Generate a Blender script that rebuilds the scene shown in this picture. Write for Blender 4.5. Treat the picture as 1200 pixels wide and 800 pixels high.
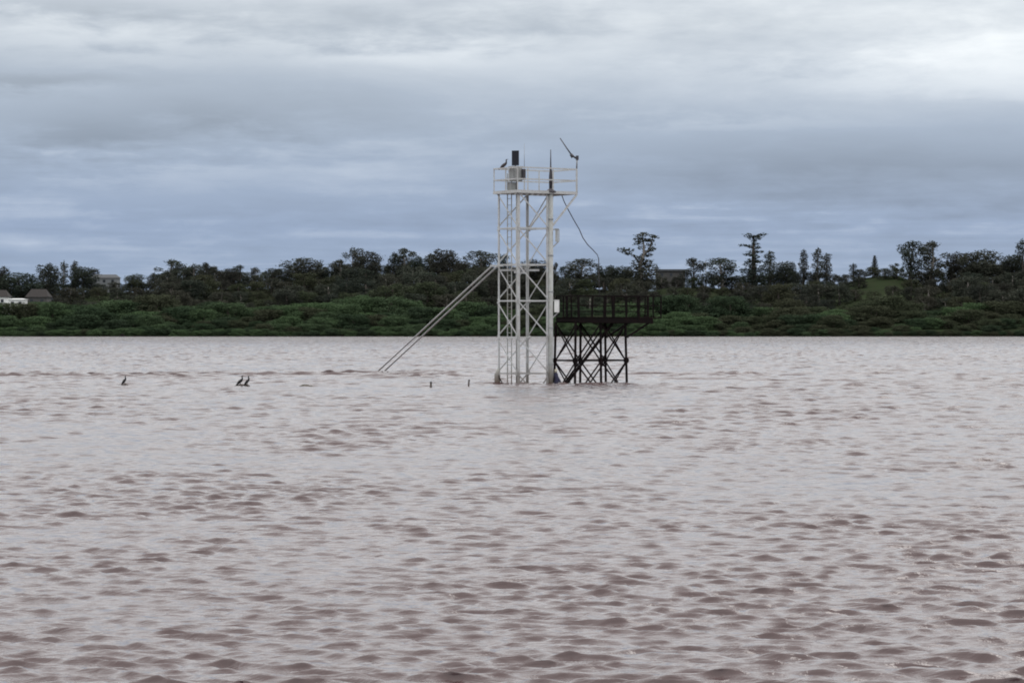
import bpy, math, random
import numpy as np
from mathutils import Vector

for o in list(bpy.data.objects):
    bpy.data.objects.remove(o, do_unlink=True)
scene = bpy.context.scene
COL = scene.collection
R = math.radians

# ------------------------------------------------------------------ camera
K = 1.45               # distances are set for a 2239 px lens and scale with the longer lens
FPX = 2239.0 * K           # focal length in pixels of a 1200 px wide picture
EYE = 2.6              # eye height above the river
HZ = 385.0             # row of the true horizon
cam = bpy.data.cameras.new("camera")
cam.sensor_width = 36.0
cam.lens = 36.0 * FPX / 1200.0
cam.shift_y = -15.0 / 1200.0
cam.clip_start = 0.1
cam.clip_end = 20000
camo = bpy.data.objects.new("camera", cam)
camo.location = (0, 0, EYE)
camo.rotation_euler = (R(90), 0, 0)
COL.objects.link(camo)
scene.camera = camo
scene.render.resolution_x = 1024
scene.render.resolution_y = 682
scene.render.engine = 'CYCLES'
scene.cycles.filter_width = 1.9

scene.view_settings.view_transform = 'Standard'
scene.view_settings.look = 'None'
scene.view_settings.exposure = 0.0
scene.view_settings.gamma = 1.0


def wx(px, Y):
    return (px - 600.0) * Y / FPX


def wz(py, Y):
    return EYE - (py - HZ) * Y / FPX


def lin(c):
    return tuple(((v / 255.0) / 12.92 if v <= 10 else ((v / 255.0 + 0.055) / 1.055) ** 2.4) for v in c)


# ------------------------------------------------------------------ node helpers
class NT:
    def __init__(self, tree):
        self.t = tree
        tree.nodes.clear()

    def node(self, kind, **kw):
        n = self.t.nodes.new(kind)
        for k, v in kw.items():
            setattr(n, k, v)
        return n

    def put(self, sock, v):
        if isinstance(v, bpy.types.NodeSocket):
            self.t.links.new(v, sock)
        else:
            try:
                sock.default_value = v
            except Exception:
                sock.default_value = (v, v, v)

    def m(self, op, a, b=None, c=None, clamp=False):
        n = self.node('ShaderNodeMath', operation=op, use_clamp=clamp)
        self.put(n.inputs[0], a)
        if b is not None:
            self.put(n.inputs[1], b)
        if c is not None:
            self.put(n.inputs[2], c)
        return n.outputs[0]

    def mix(self, f, a, b, blend='MIX'):
        n = self.node('ShaderNodeMix', data_type='RGBA', blend_type=blend)
        self.put(n.inputs[0], f)
        for s, v in ((n.inputs[6], a), (n.inputs[7], b)):
            if isinstance(v, bpy.types.NodeSocket):
                self.t.links.new(v, s)
            else:
                s.default_value = (*v[:3], 1.0)
        return n.outputs[2]

    def noise(self, vec, scale, detail=4, rough=0.55, dist=0.0):
        n = self.node('ShaderNodeTexNoise')
        if vec is not None:
            self.put(n.inputs['Vector'], vec)
        n.inputs['Scale'].default_value = scale
        n.inputs['Detail'].default_value = detail
        n.inputs['Roughness'].default_value = rough
        n.inputs['Distortion'].default_value = dist
        return n.outputs[0]

    def ramp(self, f, stops, interp='LINEAR'):
        n = self.node('ShaderNodeValToRGB')
        cr = n.color_ramp
        cr.interpolation = interp
        while len(cr.elements) < len(stops):
            cr.elements.new(0.5)
        for e, (p, c) in zip(cr.elements, stops):
            e.position = p
            if not hasattr(c, '__len__'):
                c = (c, c, c)
            e.color = (*c[:3], 1.0)
        self.put(n.inputs[0], f)
        return n.outputs[0]

    def comb(self, x, y, z):
        n = self.node('ShaderNodeCombineXYZ')
        self.put(n.inputs[0], x)
        self.put(n.inputs[1], y)
        self.put(n.inputs[2], z)
        return n.outputs[0]

    def sep(self, v):
        n = self.node('ShaderNodeSeparateXYZ')
        self.put(n.inputs[0], v)
        return n.outputs


# ------------------------------------------------------------------ world: overcast sky
SUN_EL, SUN_AZ = R(48), R(32)     # bright part of the cloud is ahead, to the right
STRENGTH = 0.1
world = bpy.data.worlds.new("World")
scene.world = world
world.use_nodes = True
W = NT(world.node_tree)
tc = W.node('ShaderNodeTexCoord')
dx, dy, dz = W.sep(tc.outputs['Generated'])
sky = W.node('ShaderNodeTexSky', sky_type='NISHITA')
sky.sun_disc = False
sky.sun_elevation = SUN_EL
sky.sun_rotation = SUN_AZ
az = W.m('ARCTAN2', dx, dy)
el = W.m('ARCSINE', W.m('MAXIMUM', W.m('MINIMUM', dz, 1.0), -1.0))
# cloud layer seen in perspective: direction projected on a flat ceiling
den = W.m('ADD', W.m('MAXIMUM', dz, 0.0), 0.025)
ceil = W.comb(W.m('DIVIDE', dx, den), W.m('DIVIDE', dy, den), 0.0)
soft = W.comb(W.m('MULTIPLY', az, 13.0), W.m('MULTIPLY', el, 55.0), 3.0)
n_big = W.noise(soft, 0.55, 6, 0.6, 0.3)
n_ceil = W.noise(ceil, 0.55, 6, 0.55, 0.2)
n_fine = W.noise(W.comb(W.m('MULTIPLY', az, 38.0), W.m('MULTIPLY', el, 138.0), 7.0), 1.0, 5, 0.6, 0.2)
# warped position, in pixel-like units of the picture, for the cloud banks
wpx = W.m('ADD', W.m('MULTIPLY_ADD', az, FPX, 600.0), W.m('MULTIPLY', W.m('SUBTRACT', n_big, 0.5), 260.0))
wpy = W.m('ADD', W.m('SUBTRACT', HZ, W.m('MULTIPLY', el, FPX)),
          W.m('ADD', W.m('MULTIPLY', W.m('SUBTRACT', n_ceil, 0.5), 110.0), W.m('MULTIPLY', W.m('SUBTRACT', n_fine, 0.5), 60.0)))


def bank(cx, cy, w, h, amp, tilt=0.0):
    """soft bank of cloud: a gaussian in the sky, amp > 0 brighter"""
    a = W.m('DIVIDE', W.m('SUBTRACT', wpx, cx), w)
    yy = W.m('SUBTRACT', wpy, cy) if tilt == 0 else W.m('SUBTRACT', wpy, W.m('MULTIPLY_ADD', W.m('SUBTRACT', wpx, cx), tilt, cy))
    b = W.m('DIVIDE', yy, h)
    e = W.m('EXPONENT', W.m('MULTIPLY', W.m('ADD', W.m('MULTIPLY', a, a), W.m('MULTIPLY', b, b)), -1.0))
    return W.m('MULTIPLY', e, amp)


BANKS = [(1130, 20, 330, 80, 0.28, 0.0), (30, 100, 120, 14, -0.12, 0.0), (150, 22, 150, 14, -0.10, 0.0), (900, 232, 300, 36, -0.13, 0.0), (1150, 60, 120, 26, 0.12, 0.0), (1180, 95, 260, 34, 0.16, 0.03), (1000, 95, 260, 22, 0.10, 0.02),
         (520, 66, 170, 24, 0.22, 0.0), (180, 62, 220, 18, 0.12, 0.0), (60, 40, 170, 30, 0.08, 0.0), (700, 40, 150, 20, 0.06, 0.0),
         (85, 160, 90, 24, -0.20, 0.0), (250, 138, 110, 22, -0.18, 0.0), (400, 112, 200, 30, -0.05, 0.0),
         (40, 92, 150, 16, -0.05, 0.0), (560, 105, 120, 26, 0.06, 0.0),
         (960, 190, 260, 28, -0.19, 0.0), (1130, 225, 180, 20, -0.06, 0.0), (860, 150, 170, 14, 0.05, 0.02),
         (180, 215, 180, 24, 0.04, 0.0), (250, 240, 160, 16, -0.05, 0.0), (20, 260, 70, 36, 0.05, 0.0),
         (460, 190, 150, 40, 0.04, 0.0), (0, 10, 160, 20, -0.06, 0.0), (300, 20, 160, 18, 0.05, 0)]
gain = 1.0
for b in BANKS:
    gain = W.m('ADD', gain, bank(*b))
gain = W.m('ADD', gain, W.m('MULTIPLY', W.m('SUBTRACT', n_ceil, 0.5), 0.44))
gain = W.m('ADD', gain, W.m('MULTIPLY', W.m('SUBTRACT', n_fine, 0.5), 0.28))
gain = W.m('ADD', gain, W.m('MULTIPLY', W.m('SUBTRACT', n_big, 0.5), 0.25))
gain = W.m('MAXIMUM', gain, 0.4)
# overcast luminance: darkest above the horizon, brightest overhead
elp = W.m('DIVIDE', el, R(90), clamp=True)
base = W.ramp(elp, [(0.0, lin((152, 172, 199))), (0.024, lin((150, 169, 199))), (0.045, lin((167, 181, 201))),
                    (0.07, lin((186, 195, 206))), (0.13, (1.18, 1.21, 1.24)), (0.22, (1.50, 1.53, 1.55)), (0.45, (1.66, 1.67, 1.68)), (1.0, (1.70, 1.70, 1.70))])
grey = W.mix(W.m('MULTIPLY', W.m('SUBTRACT', gain, 1.0), 1.25, clamp=True), base, lin((232, 233, 230)))
vm = W.node('ShaderNodeVectorMath', operation='SCALE')
W.put(vm.inputs[0], grey)
W.put(vm.inputs['Scale'], W.m('MULTIPLY', gain, 1.0 / STRENGTH))
cloud = vm.outputs[0]
# thin veil: a little of the clear sky comes through the cloud
col = W.mix(0.94, sky.outputs[0], cloud)
bg = W.node('ShaderNodeBackground')
W.put(bg.inputs[0], col)
bg.inputs[1].default_value = STRENGTH
wo = W.node('ShaderNodeOutputWorld')
W.t.links.new(bg.outputs[0], wo.inputs[0])

sun = bpy.data.lights.new("sun", 'SUN')
sun.energy = 0.5
sun.angle = R(25)
sun.color = (1.0, 0.97, 0.93)
suno = bpy.data.objects.new("sun", sun)
d = Vector((math.sin(SUN_AZ) * math.cos(SUN_EL), math.cos(SUN_AZ) * math.cos(SUN_EL), math.sin(SUN_EL)))
suno.rotation_euler = d.to_track_quat('Z', 'Y').to_euler()
suno.location = d * 300
COL.objects.link(suno)

# ------------------------------------------------------------------ materials


def material(name):
    mt = bpy.data.materials.new(name)
    mt.use_nodes = True
    return mt, NT(mt.node_tree)


def principled(N, color, rough=0.6, metallic=0.0, spec=0.5, normal=None, ior=None):
    p = N.node('ShaderNodeBsdfPrincipled')
    if isinstance(color, bpy.types.NodeSocket):
        N.put(p.inputs['Base Color'], color)
    else:
        p.inputs['Base Color'].default_value = (*color[:3], 1)
    N.put(p.inputs['Roughness'], rough)
    p.inputs['Metallic'].default_value = metallic
    p.inputs['Specular IOR Level'].default_value = spec
    if ior:
        p.inputs['IOR'].default_value = ior
    if normal is not None:
        N.put(p.inputs['Normal'], normal)
    o = N.node('ShaderNodeOutputMaterial')
    N.t.links.new(p.outputs[0], o.inputs[0])
    return p


def worn(name, c1, c2, c3=None, scale=3.0, lo=0.45, hi=0.7, rough=0.6, metallic=0.0, bump=0.2, mud=0.0, spec=0.35):
    """base colour c1 with patches c2 (dirt, rust) and fine speckle c3"""
    mt, N = material(name)
    g = N.node('ShaderNodeNewGeometry').outputs['Position']
    n1 = N.noise(g, scale, 6, 0.65, 0.4)
    f = N.ramp(n1, [(lo, 0.0), (hi, 1.0)])
    c = N.mix(f, c1, c2)
    n2 = N.noise(g, scale * 9, 4, 0.6)
    c = N.mix(N.m('MULTIPLY', N.ramp(n2, [(0.5, 0.0), (0.75, 1.0)]), 0.6), c, c3 or c2)
    if mud:      # silt left by the river on the lowest part
        zz = N.m('ADD', N.sep(g)[2], N.m('MULTIPLY', N.m('SUBTRACT', n1, 0.5), 1.2))
        c = N.mix(N.m('MULTIPLY', N.ramp(N.m('DIVIDE', zz, 2.0), [(0.05, 1.0), (0.5, 0.0)]), mud), c, (0.13, 0.095, 0.07))
    b = N.node('ShaderNodeBump')
    b.inputs['Strength'].default_value = bump
    b.inputs['Distance'].default_value = 0.01
    N.put(b.inputs['Height'], n2)
    principled(N, c, rough, metallic, spec, b.outputs[0])
    return mt


def foliage(name, dark, light, brown, hue=0.5):
    mt, N = material(name)
    t = N.node('ShaderNodeTexCoord').outputs['Object']
    oi = N.node('ShaderNodeObjectInfo').outputs['Random']
    n1 = N.noise(t, 0.35, 4, 0.6)
    n2 = N.noise(t, 2.2, 3, 0.6)
    c = N.mix(N.ramp(n1, [(0.35, 0.0), (0.65, 1.0)]), dark, light)
    c = N.mix(N.m('MULTIPLY', N.ramp(n2, [(0.5, 0.0), (0.75, 1.0)]), 0.5), c, brown)
    c = N.mix(N.m('MULTIPLY', oi, hue), c, brown)
    d1 = N.node('ShaderNodeBsdfDiffuse')
    N.put(d1.inputs[0], c)
    d2 = N.node('ShaderNodeBsdfTranslucent')
    N.put(d2.inputs[0], c)
    mx = N.node('ShaderNodeMixShader')
    mx.inputs[0].default_value = 0.2
    N.t.links.new(d1.outputs[0], mx.inputs[1])
    N.t.links.new(d2.outputs[0], mx.inputs[2])
    o = N.node('ShaderNodeOutputMaterial')
    N.t.links.new(mx.outputs[0], o.inputs[0])
    return mt


M = {}
M['white_paint'] = worn('weathered_white_paint', (0.50, 0.51, 0.51), (0.37, 0.365, 0.35), (0.24, 0.15, 0.09), 1.6, 0.5, 0.75, 0.5, mud=0.7)
M['pipe'] = worn('stained_pipe', (0.40, 0.41, 0.40), (0.29, 0.285, 0.26), (0.22, 0.16, 0.10), 1.2, 0.45, 0.7, 0.45, mud=0.9)
M['rust'] = worn('dark_rusted_steel', (0.008, 0.006, 0.006), (0.014, 0.008, 0.008), (0.006, 0.005, 0.005), 2.5, 0.45, 0.7, 0.85, spec=0.08)
M['rust_red'] = worn('reddish_rusted_steel', (0.022, 0.013, 0.012), (0.016, 0.01, 0.01), (0.03, 0.02, 0.02), 3.0, 0.4, 0.65, 0.85, spec=0.08)
M['cabinet'] = worn('grey_cabinet_paint', (0.27, 0.275, 0.27), (0.20, 0.20, 0.19), None, 3.0, 0.5, 0.8, 0.45)
M['dark_metal'] = worn('dark_metal', (0.045, 0.045, 0.055), (0.08, 0.06, 0.06), None, 6.0, 0.45, 0.7, 0.5)
M['galv'] = worn('galvanised_steel', (0.30, 0.31, 0.32), (0.22, 0.21, 0.20), None, 6.0, 0.45, 0.7, 0.4, 0.4)
M['panel_black'] = worn('black_solar_cells', (0.008, 0.009, 0.014), (0.012, 0.013, 0.02), None, 8.0, 0.4, 0.8, 0.3)
M['cable'] = worn('black_cable', (0.04, 0.04, 0.045), (0.06, 0.055, 0.05), None, 8.0, 0.4, 0.8, 0.6)
M['feather'] = worn('black_feathers', (0.010, 0.010, 0.012), (0.02, 0.018, 0.018), None, 14.0, 0.4, 0.8, 0.7)
M['feather_brown'] = worn('brown_feathers', (0.07, 0.055, 0.055), (0.04, 0.032, 0.034), None, 14.0, 0.4, 0.8, 0.8)
M['beak'] = worn('horn', (0.14, 0.11, 0.07), (0.09, 0.07, 0.05), None, 14.0, 0.4, 0.8, 0.5)
M['wet_wood'] = worn('wet_driftwood', (0.045, 0.032, 0.026), (0.10, 0.075, 0.06), None, 5.0, 0.4, 0.7, 0.6)
M['pale_wood'] = worn('bleached_driftwood', (0.24, 0.22, 0.18), (0.08, 0.06, 0.05), None, 7.0, 0.4, 0.6, 0.7)
M['blue_cloth'] = worn('dark_blue_plastic', (0.02, 0.022, 0.06), (0.03, 0.025, 0.04), None, 9.0, 0.4, 0.7, 0.6)
M['pale_cloth'] = worn('pale_plastic', (0.5, 0.46, 0.36), (0.34, 0.3, 0.24), None, 9.0, 0.4, 0.7, 0.6)
M['wall_white'] = worn('white_wall', (0.78, 0.78, 0.76), (0.6, 0.6, 0.57), None, 0.5, 0.5, 0.8, 0.8)
M['wall_grey'] = worn('grey_render', (0.085, 0.083, 0.08), (0.065, 0.062, 0.06), None, 0.5, 0.4, 0.7, 0.85)
M['wall_pale'] = worn('pale_render', (0.19, 0.20, 0.21), (0.15, 0.155, 0.16), None, 0.5, 0.4, 0.7, 0.85)
M['roof_brown'] = worn('brown_tiles', (0.024, 0.019, 0.017), (0.018, 0.015, 0.014), None, 1.2, 0.4, 0.7, 0.85)
M['roof_grey'] = worn('grey_roofing', (0.07, 0.075, 0.08), (0.05, 0.05, 0.055), None, 1.2, 0.4, 0.7, 0.8)
M['glass'] = worn('window_glass', (0.03, 0.035, 0.04), (0.05, 0.055, 0.06), None, 1.0, 0.4, 0.7, 0.1)
M['bark'] = worn('bark', (0.075, 0.06, 0.05), (0.04, 0.034, 0.03), None, 1.5, 0.4, 0.7, 0.9)
M['bark_pale'] = worn('pale_gum_bark', (0.22, 0.20, 0.18), (0.10, 0.085, 0.075), None, 0.8, 0.4, 0.7, 0.85)
M['leaf_gum'] = foliage('gum_leaves', (0.040, 0.049, 0.039), (0.067, 0.076, 0.059), (0.061, 0.054, 0.043), 0.6)
M['leaf_dark'] = foliage('dark_evergreen_leaves', (0.029, 0.040, 0.034), (0.050, 0.061, 0.045), (0.050, 0.043, 0.039), 0.6)
M['leaf_green'] = foliage('fresh_willow_leaves', (0.055, 0.087, 0.044), (0.090, 0.140, 0.066), (0.056, 0.078, 0.046), 0.7)
M['leaf_olive'] = foliage('olive_scrub_leaves', (0.040, 0.051, 0.032), (0.067, 0.082, 0.048), (0.059, 0.056, 0.039), 0.6)
M['leaf_deep'] = foliage('deep_green_leaves', (0.034, 0.054, 0.031), (0.050, 0.078, 0.042), (0.040, 0.050, 0.036), 0.5)


def bank_material():
    mt, N = material('bank_ground')
    g = N.node('ShaderNodeNewGeometry').outputs['Position']
    n1 = N.noise(g, 0.03, 5, 0.6)
    n2 = N.noise(g, 0.4, 5, 0.65)
    c = N.mix(N.ramp(n1, [(0.4, 0.0), (0.6, 1.0)]), (0.020, 0.027, 0.015), (0.026, 0.037, 0.018))
    c = N.mix(N.ramp(n2, [(0.45, 0.0), (0.7, 1.0)]), c, (0.03, 0.03, 0.02))
    z = N.sep(g)[2]
    c = N.mix(N.ramp(z, [(0.0, 1.0), (1.0, 0.0)]), c, (0.018, 0.015, 0.011))
    principled(N, c, 1.0, 0, 0.0)
    return mt


def water_material():
    mt, N = material('muddy_river_water')
    g = N.node('ShaderNodeNewGeometry').outputs['Position']
    x, y, z = N.sep(g)
    silt = N.noise(N.comb(N.m('MULTIPLY', x, 0.02), N.m('MULTIPLY', y, 0.05), 0), 1.0, 4, 0.6)
    c = N.mix(N.ramp(silt, [(0.3, 0.0), (0.7, 1.0)]), (0.060, 0.032, 0.031), (0.074, 0.042, 0.041))
    # wind ripples finer than the wave mesh
    n1 = N.noise(N.comb(N.m('MULTIPLY', x, 4.2), N.m('MULTIPLY', y, 10.0), 0), 1.0, 4, 0.6, 0.5)
    b1 = N.node('ShaderNodeBump')
    b1.inputs['Strength'].default_value = 1.0
    b1.inputs['Distance'].default_value = 0.02
    N.put(b1.inputs['Height'], n1)
    # slope of the chop too small for the wave mesh; the mesh gets coarser far out, so the slope grows there
    t = N.node('ShaderNodeTexNoise')
    N.put(t.inputs['Vector'], N.comb(N.m('MULTIPLY', x, 1.1), N.m('MULTIPLY', y, 2.0), 4))
    t.inputs['Scale'].default_value = 1.0
    t.inputs['Detail'].default_value = 4
    t.inputs['Roughness'].default_value = 0.6
    sx, sy, sz = N.sep(t.outputs['Color'])
    far = N.m('MULTIPLY_ADD', N.m('DIVIDE', N.m('SUBTRACT', y, 70.0), 160.0, clamp=True), 0.85, 0.35)
    far = N.m('ADD', far, N.m('MULTIPLY', N.m('DIVIDE', N.m('SUBTRACT', y, 180.0), 300.0, clamp=True), 1.3))
    v = N.comb(N.m('MULTIPLY', N.m('SUBTRACT', sx, 0.5), far), N.m('MULTIPLY', N.m('SUBTRACT', sy, 0.555), far), 0.0)
    ad = N.node('ShaderNodeVectorMath', operation='ADD')
    N.put(ad.inputs[0], b1.outputs[0])
    N.put(ad.inputs[1], v)
    nm = N.node('ShaderNodeVectorMath', operation='NORMALIZE')
    N.put(nm.inputs[0], ad.outputs[0])
    principled(N, c, 0.05, 0, 0.5, nm.outputs[0], 1.5)
    return mt


M['bank'] = bank_material()
M['water'] = water_material()

# ------------------------------------------------------------------ mesh helpers


class MB:
    def __init__(self):
        self.v, self.f = [], []

    def add(self, vs, fs):
        n = len(self.v)
        self.v += [tuple(p) for p in vs]
        self.f += [tuple(i + n for i in f) for f in fs]
        return self

    def box(self, c, s, ax=None):
        c = Vector(c)
        ax = ax or (Vector((1, 0, 0)), Vector((0, 1, 0)), Vector((0, 0, 1)))
        vs = []
        for k in (-1, 1):
            for j in (-1, 1):
                for i in (-1, 1):
                    vs.append(c + ax[0] * (i * s[0] / 2) + ax[1] * (j * s[1] / 2) + ax[2] * (k * s[2] / 2))
        return self.add(vs, [(0, 2, 3, 1), (4, 5, 7, 6), (0, 1, 5, 4), (2, 6, 7, 3), (0, 4, 6, 2), (1, 3, 7, 5)])

    def bar(self, a, b, w, h=None, up=(0, 0, 1)):
        """straight flat bar from a to b"""
        a, b = Vector(a), Vector(b)
        d = (b - a).normalized()
        s = d.cross(Vector(up))
        if s.length < 1e-4:
            s = d.cross(Vector((1, 0, 0)))
        s.normalize()
        t = s.cross(d)
        return self.box((a + b) / 2, ((b - a).length, w, h or w), (d, s, t))

    def angle(self, a, b, p, q, w, t):
        """L-section from a to b, flanges along the directions p and q"""
        a, b, p, q = Vector(a), Vector(b), Vector(p), Vector(q)
        sec = [p * 0 + q * 0, p * w, p * w + q * t, p * t + q * t, p * t + q * w, q * w]
        n = 6
        vs = [a + s for s in sec] + [b + s for s in sec]
        fs = [(i, (i + 1) % n, n + (i + 1) % n, n + i) for i in range(n)]
        fs += [(3, 2, 1, 0), (5, 4, 3, 0), (n, n + 1, n + 2, n + 3), (n, n + 3, n + 4, n + 5)]
        return self.add(vs, fs)

    def tube(self, pts, rad, seg=8, squash=1.0):
        pts = [Vector(p) for p in pts]
        if not hasattr(rad, '__len__'):
            rad = [rad] * len(pts)
        vs, fs = [], []
        prev = None
        for i, p in enumerate(pts):
            d = (pts[min(i + 1, len(pts) - 1)] - pts[max(i - 1, 0)]).normalized()
            s = d.cross(Vector((0, 0, 1))) if abs(d.z) < 0.95 else d.cross(Vector((0, 1, 0)))
            if prev is not None and s.dot(prev) < 0:
                s = -s
            s.normalize()
            prev = s
            t = s.cross(d)
            for k in range(seg):
                a = 2 * math.pi * k / seg
                vs.append(p + s * (math.cos(a) * rad[i] * squash) + t * (math.sin(a) * rad[i]))
        n = len(pts)
        for i in range(n - 1):
            for k in range(seg):
                k2 = (k + 1) % seg
                fs.append((i * seg + k, i * seg + k2, (i + 1) * seg + k2, (i + 1) * seg + k))
        fs.append(tuple(range(seg))[::-1])
        fs.append(tuple((n - 1) * seg + k for k in range(seg)))
        return self.add(vs, fs)

    def mesh(self, name, mat, off=(0, 0, 0), smooth=False):
        me = bpy.data.meshes.new(name)
        ox, oy, oz = off
        me.from_pydata([(x - ox, y - oy, z - oz) for x, y, z in self.v], [], self.f)
        me.materials.append(mat)
        if smooth:
            me.polygons.foreach_set('use_smooth', [True] * len(me.polygons))
        me.update()
        return me

    def build(self, name, mat, parent=None, smooth=False):
        """parts: vertices are given in world space, stored relative to the thing's base"""
        off = (0, 0, 0)
        p = parent
        while p is not None:
            off = tuple(a + b for a, b in zip(off, p.location))
            p = p.parent
        o = bpy.data.objects.new(name, self.mesh(name, mat, off, smooth))
        COL.objects.link(o)
        o.parent = parent
        return o

    def single(self, name, mat, base, smooth=False):
        """a thing that is one mesh, its origin at its base"""
        o = bpy.data.objects.new(name, self.mesh(name, mat, base, smooth))
        o.location = base
        COL.objects.link(o)
        return o


def tag(o, label=None, cat=None, group=None, kind=None):
    for k, v in (('label', label), ('category', cat), ('group', group), ('kind', kind)):
        if v:
            o[k] = v
    return o


def thing(name, loc, label, cat, group=None):
    o = bpy.data.objects.new(name, None)
    o.location = loc
    o.empty_display_size = 0.2
    COL.objects.link(o)
    return tag(o, label, cat, group)


def mesh_np(name, verts, faces, mat, smooth=False):
    me = bpy.data.meshes.new(name)
    nv, nf, k = len(verts), len(faces), faces.shape[1]
    me.vertices.add(nv)
    me.vertices.foreach_set('co', verts.astype(np.float32).ravel())
    me.loops.add(nf * k)
    me.loops.foreach_set('vertex_index', faces.astype(np.int32).ravel())
    me.polygons.add(nf)
    me.polygons.foreach_set('loop_start', np.arange(0, nf * k, k, dtype=np.int32))
    me.polygons.foreach_set('loop_total', np.full(nf, k, dtype=np.int32))
    if smooth:
        me.polygons.foreach_set('use_smooth', np.ones(nf, dtype=bool))
    me.materials.append(mat)
    me.update(calc_edges=True)
    me.validate()
    return me


# ------------------------------------------------------------------ river
def vnoise(x, y, seed):
    """smooth value noise, 0..1"""
    xi, yi = np.floor(x).astype(np.int64), np.floor(y).astype(np.int64)
    fx, fy = x - xi, y - yi
    fx, fy = fx * fx * (3 - 2 * fx), fy * fy * (3 - 2 * fy)

    def h(a, b):
        n = np.sin(a * 127.1 + b * 311.7 + seed * 74.7) * 43758.5453
        return n - np.floor(n)
    return (h(xi, yi) * (1 - fx) * (1 - fy) + h(xi + 1, yi) * fx * (1 - fy)
            + h(xi, yi + 1) * (1 - fx) * fy + h(xi + 1, yi + 1) * fx * fy)


def build_river():
    D0 = 90.0 * K
    rng = np.random.default_rng(5)
    fine = np.arange(-R(13.6), R(13.6) + 1e-6, 0.00105)
    left = -np.geomspace(R(13.8), R(180), 26)[::-1]
    right = np.geomspace(R(13.8), R(179.9), 26)
    ang = np.concatenate([left, fine, right])
    rr = [0.3, 1.5, 3.0, 5.0, 8.0, 11.0, 13.0]
    r = 14.0
    while r < 940:
        rr.append(r)
        r += 0.016 + 0.0013 * r
    rr += [970, 1100, 1500, 2200, 4500, 9000]
    rr = np.array(rr)
    A, RR = np.meshgrid(ang, rr)
    X, Y = RR * np.sin(A), RR * np.cos(A)
    dr = np.gradient(rr)[:, None] * np.ones_like(A)
    cell = np.maximum(dr, RR * 0.00105)
    edge = np.clip((R(14.1) - np.abs(A)) / R(0.5), 0, 1)
    Z = np.zeros_like(X)
    DX = np.zeros_like(X)
    DY = np.zeros_like(X)
    # gusts: patches of rougher and calmer water
    gust = 0.42 + 1.16 * (0.6 * vnoise(X / 5.0, Y / 9.0, 1) + 0.4 * vnoise(X / 1.9 + 7, Y / 2.6, 2))
    NW = 110
    # rougher water along the current lines and round the legs
    bx = FPX * X / np.maximum(Y, 1) + 600
    wob = 5.0 * (vnoise(X / 9.0, X * 0, 31) - 0.5)
    line = np.exp(-((Y + wob - 154.0) / 8.0) ** 2) * (np.clip((575 - bx) / 60, 0, 1) + 0.5 * np.clip((bx - 720) / 60, 0, 1))
    gust = gust * (1 + 0.8 * line + 0.7 * np.exp(-((X - 2.5) / 4.0) ** 2 - ((Y - D0 + 0.5) / 3.0) ** 2))
    lam = np.geomspace(0.13, 6.0, NW) * rng.uniform(0.93, 1.07, NW)
    th = rng.normal(R(8), R(25), NW)         # waves run down the view, slightly across
    ph = rng.uniform(0, 2 * math.pi, NW)
    shape = np.exp(-0.5 * ((np.log(lam) - math.log(0.215)) / 0.72) ** 2) + 0.2 * np.exp(-0.5 * ((np.log(lam) - math.log(1.0)) / 0.45) ** 2)
    slope = 0.26 * shape / math.sqrt((shape ** 2).sum() / 2)
    for l, t, p, s in zip(lam, th, ph, slope):
        k = 2 * math.pi / l
        a = s / k
        cx, cy = math.sin(t), math.cos(t)
        arg = k * (X * cx + Y * cy) + p
        fade = np.clip((l / cell - 2.0) / 1.6, 0, 1) * edge
        w = a * fade * gust
        if l > 0.65:          # more sheltered, shorter chop near the viewer's shore
            w = w * (0.42 + 1.58 * np.clip((Y - 28) / 60, 0, 1))
        if l > 1.4:
            w = w * (1 + 2.2 * np.clip((Y - 90) / 160, 0, 1))
        Z += w * np.sin(arg)
        c = w * np.cos(arg) * 1.1
        DX += c * cx
        DY += c * cy
    # lines of broken current beyond the tower
    nz = 0.5 * vnoise(X / 1.3, Y / 0.9, 5) + 0.5 * vnoise(X / 0.5, Y / 0.9, 8)
    px = 600 + FPX * X / np.maximum(Y, 1)
    for (x0, x1, py, h, wdt) in ((-300, 575, 437.6, 0.085, 0.5), (-300, 575, 439.2, 0.10, 0.5), (-300, 560, 441.0, 0.09, 0.5), (-300, 480, 443.0, 0.075, 0.45),
                                 (720, 1600, 438.6, 0.085, 0.45), (735, 1600, 444.6, 0.09, 0.5), (820, 1600, 446.6, 0.08, 0.45), (880, 1600, 453, 0.07, 0.5)):
        Yc = FPX * EYE / (py - HZ) + 2.4 * (vnoise(X / 7.0, X * 0 + py, 3) - 0.5) + 0.9 * (vnoise(X / 1.7, X * 0 + py, 4) - 0.5)
        mask = np.clip((px - x0) / 40, 0, 1) * np.clip((x1 - px) / 40, 0, 1) * (0.55 + 0.7 * vnoise(X / 2.2, X * 0 + py * 7, 6)) * (0.5 + 1.0 * nz)
        u = (Y - Yc) / wdt
        Z += h * mask * np.where(u < 0, np.exp(-u * u * 2.2), np.exp(-u * u * 0.5)) * edge
    # wind from the far bank: crests lean towards the near shore
    V = np.stack([X + DX, Y + DY - 0.4 * Z * edge * (RR < 400), Z], -1).reshape(-1, 3)
    nr, na = X.shape
    idx = np.arange(nr * na).reshape(nr, na)
    F = np.stack([idx[:-1, :-1], idx[:-1, 1:], idx[1:, 1:], idx[1:, :-1]], -1).reshape(-1, 4)[:, ::-1]
    o = bpy.data.objects.new('river', mesh_np('river', V, F, M['water'], True))
    COL.objects.link(o)
    tag(o, kind='structure')
    return o


build_river()

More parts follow.
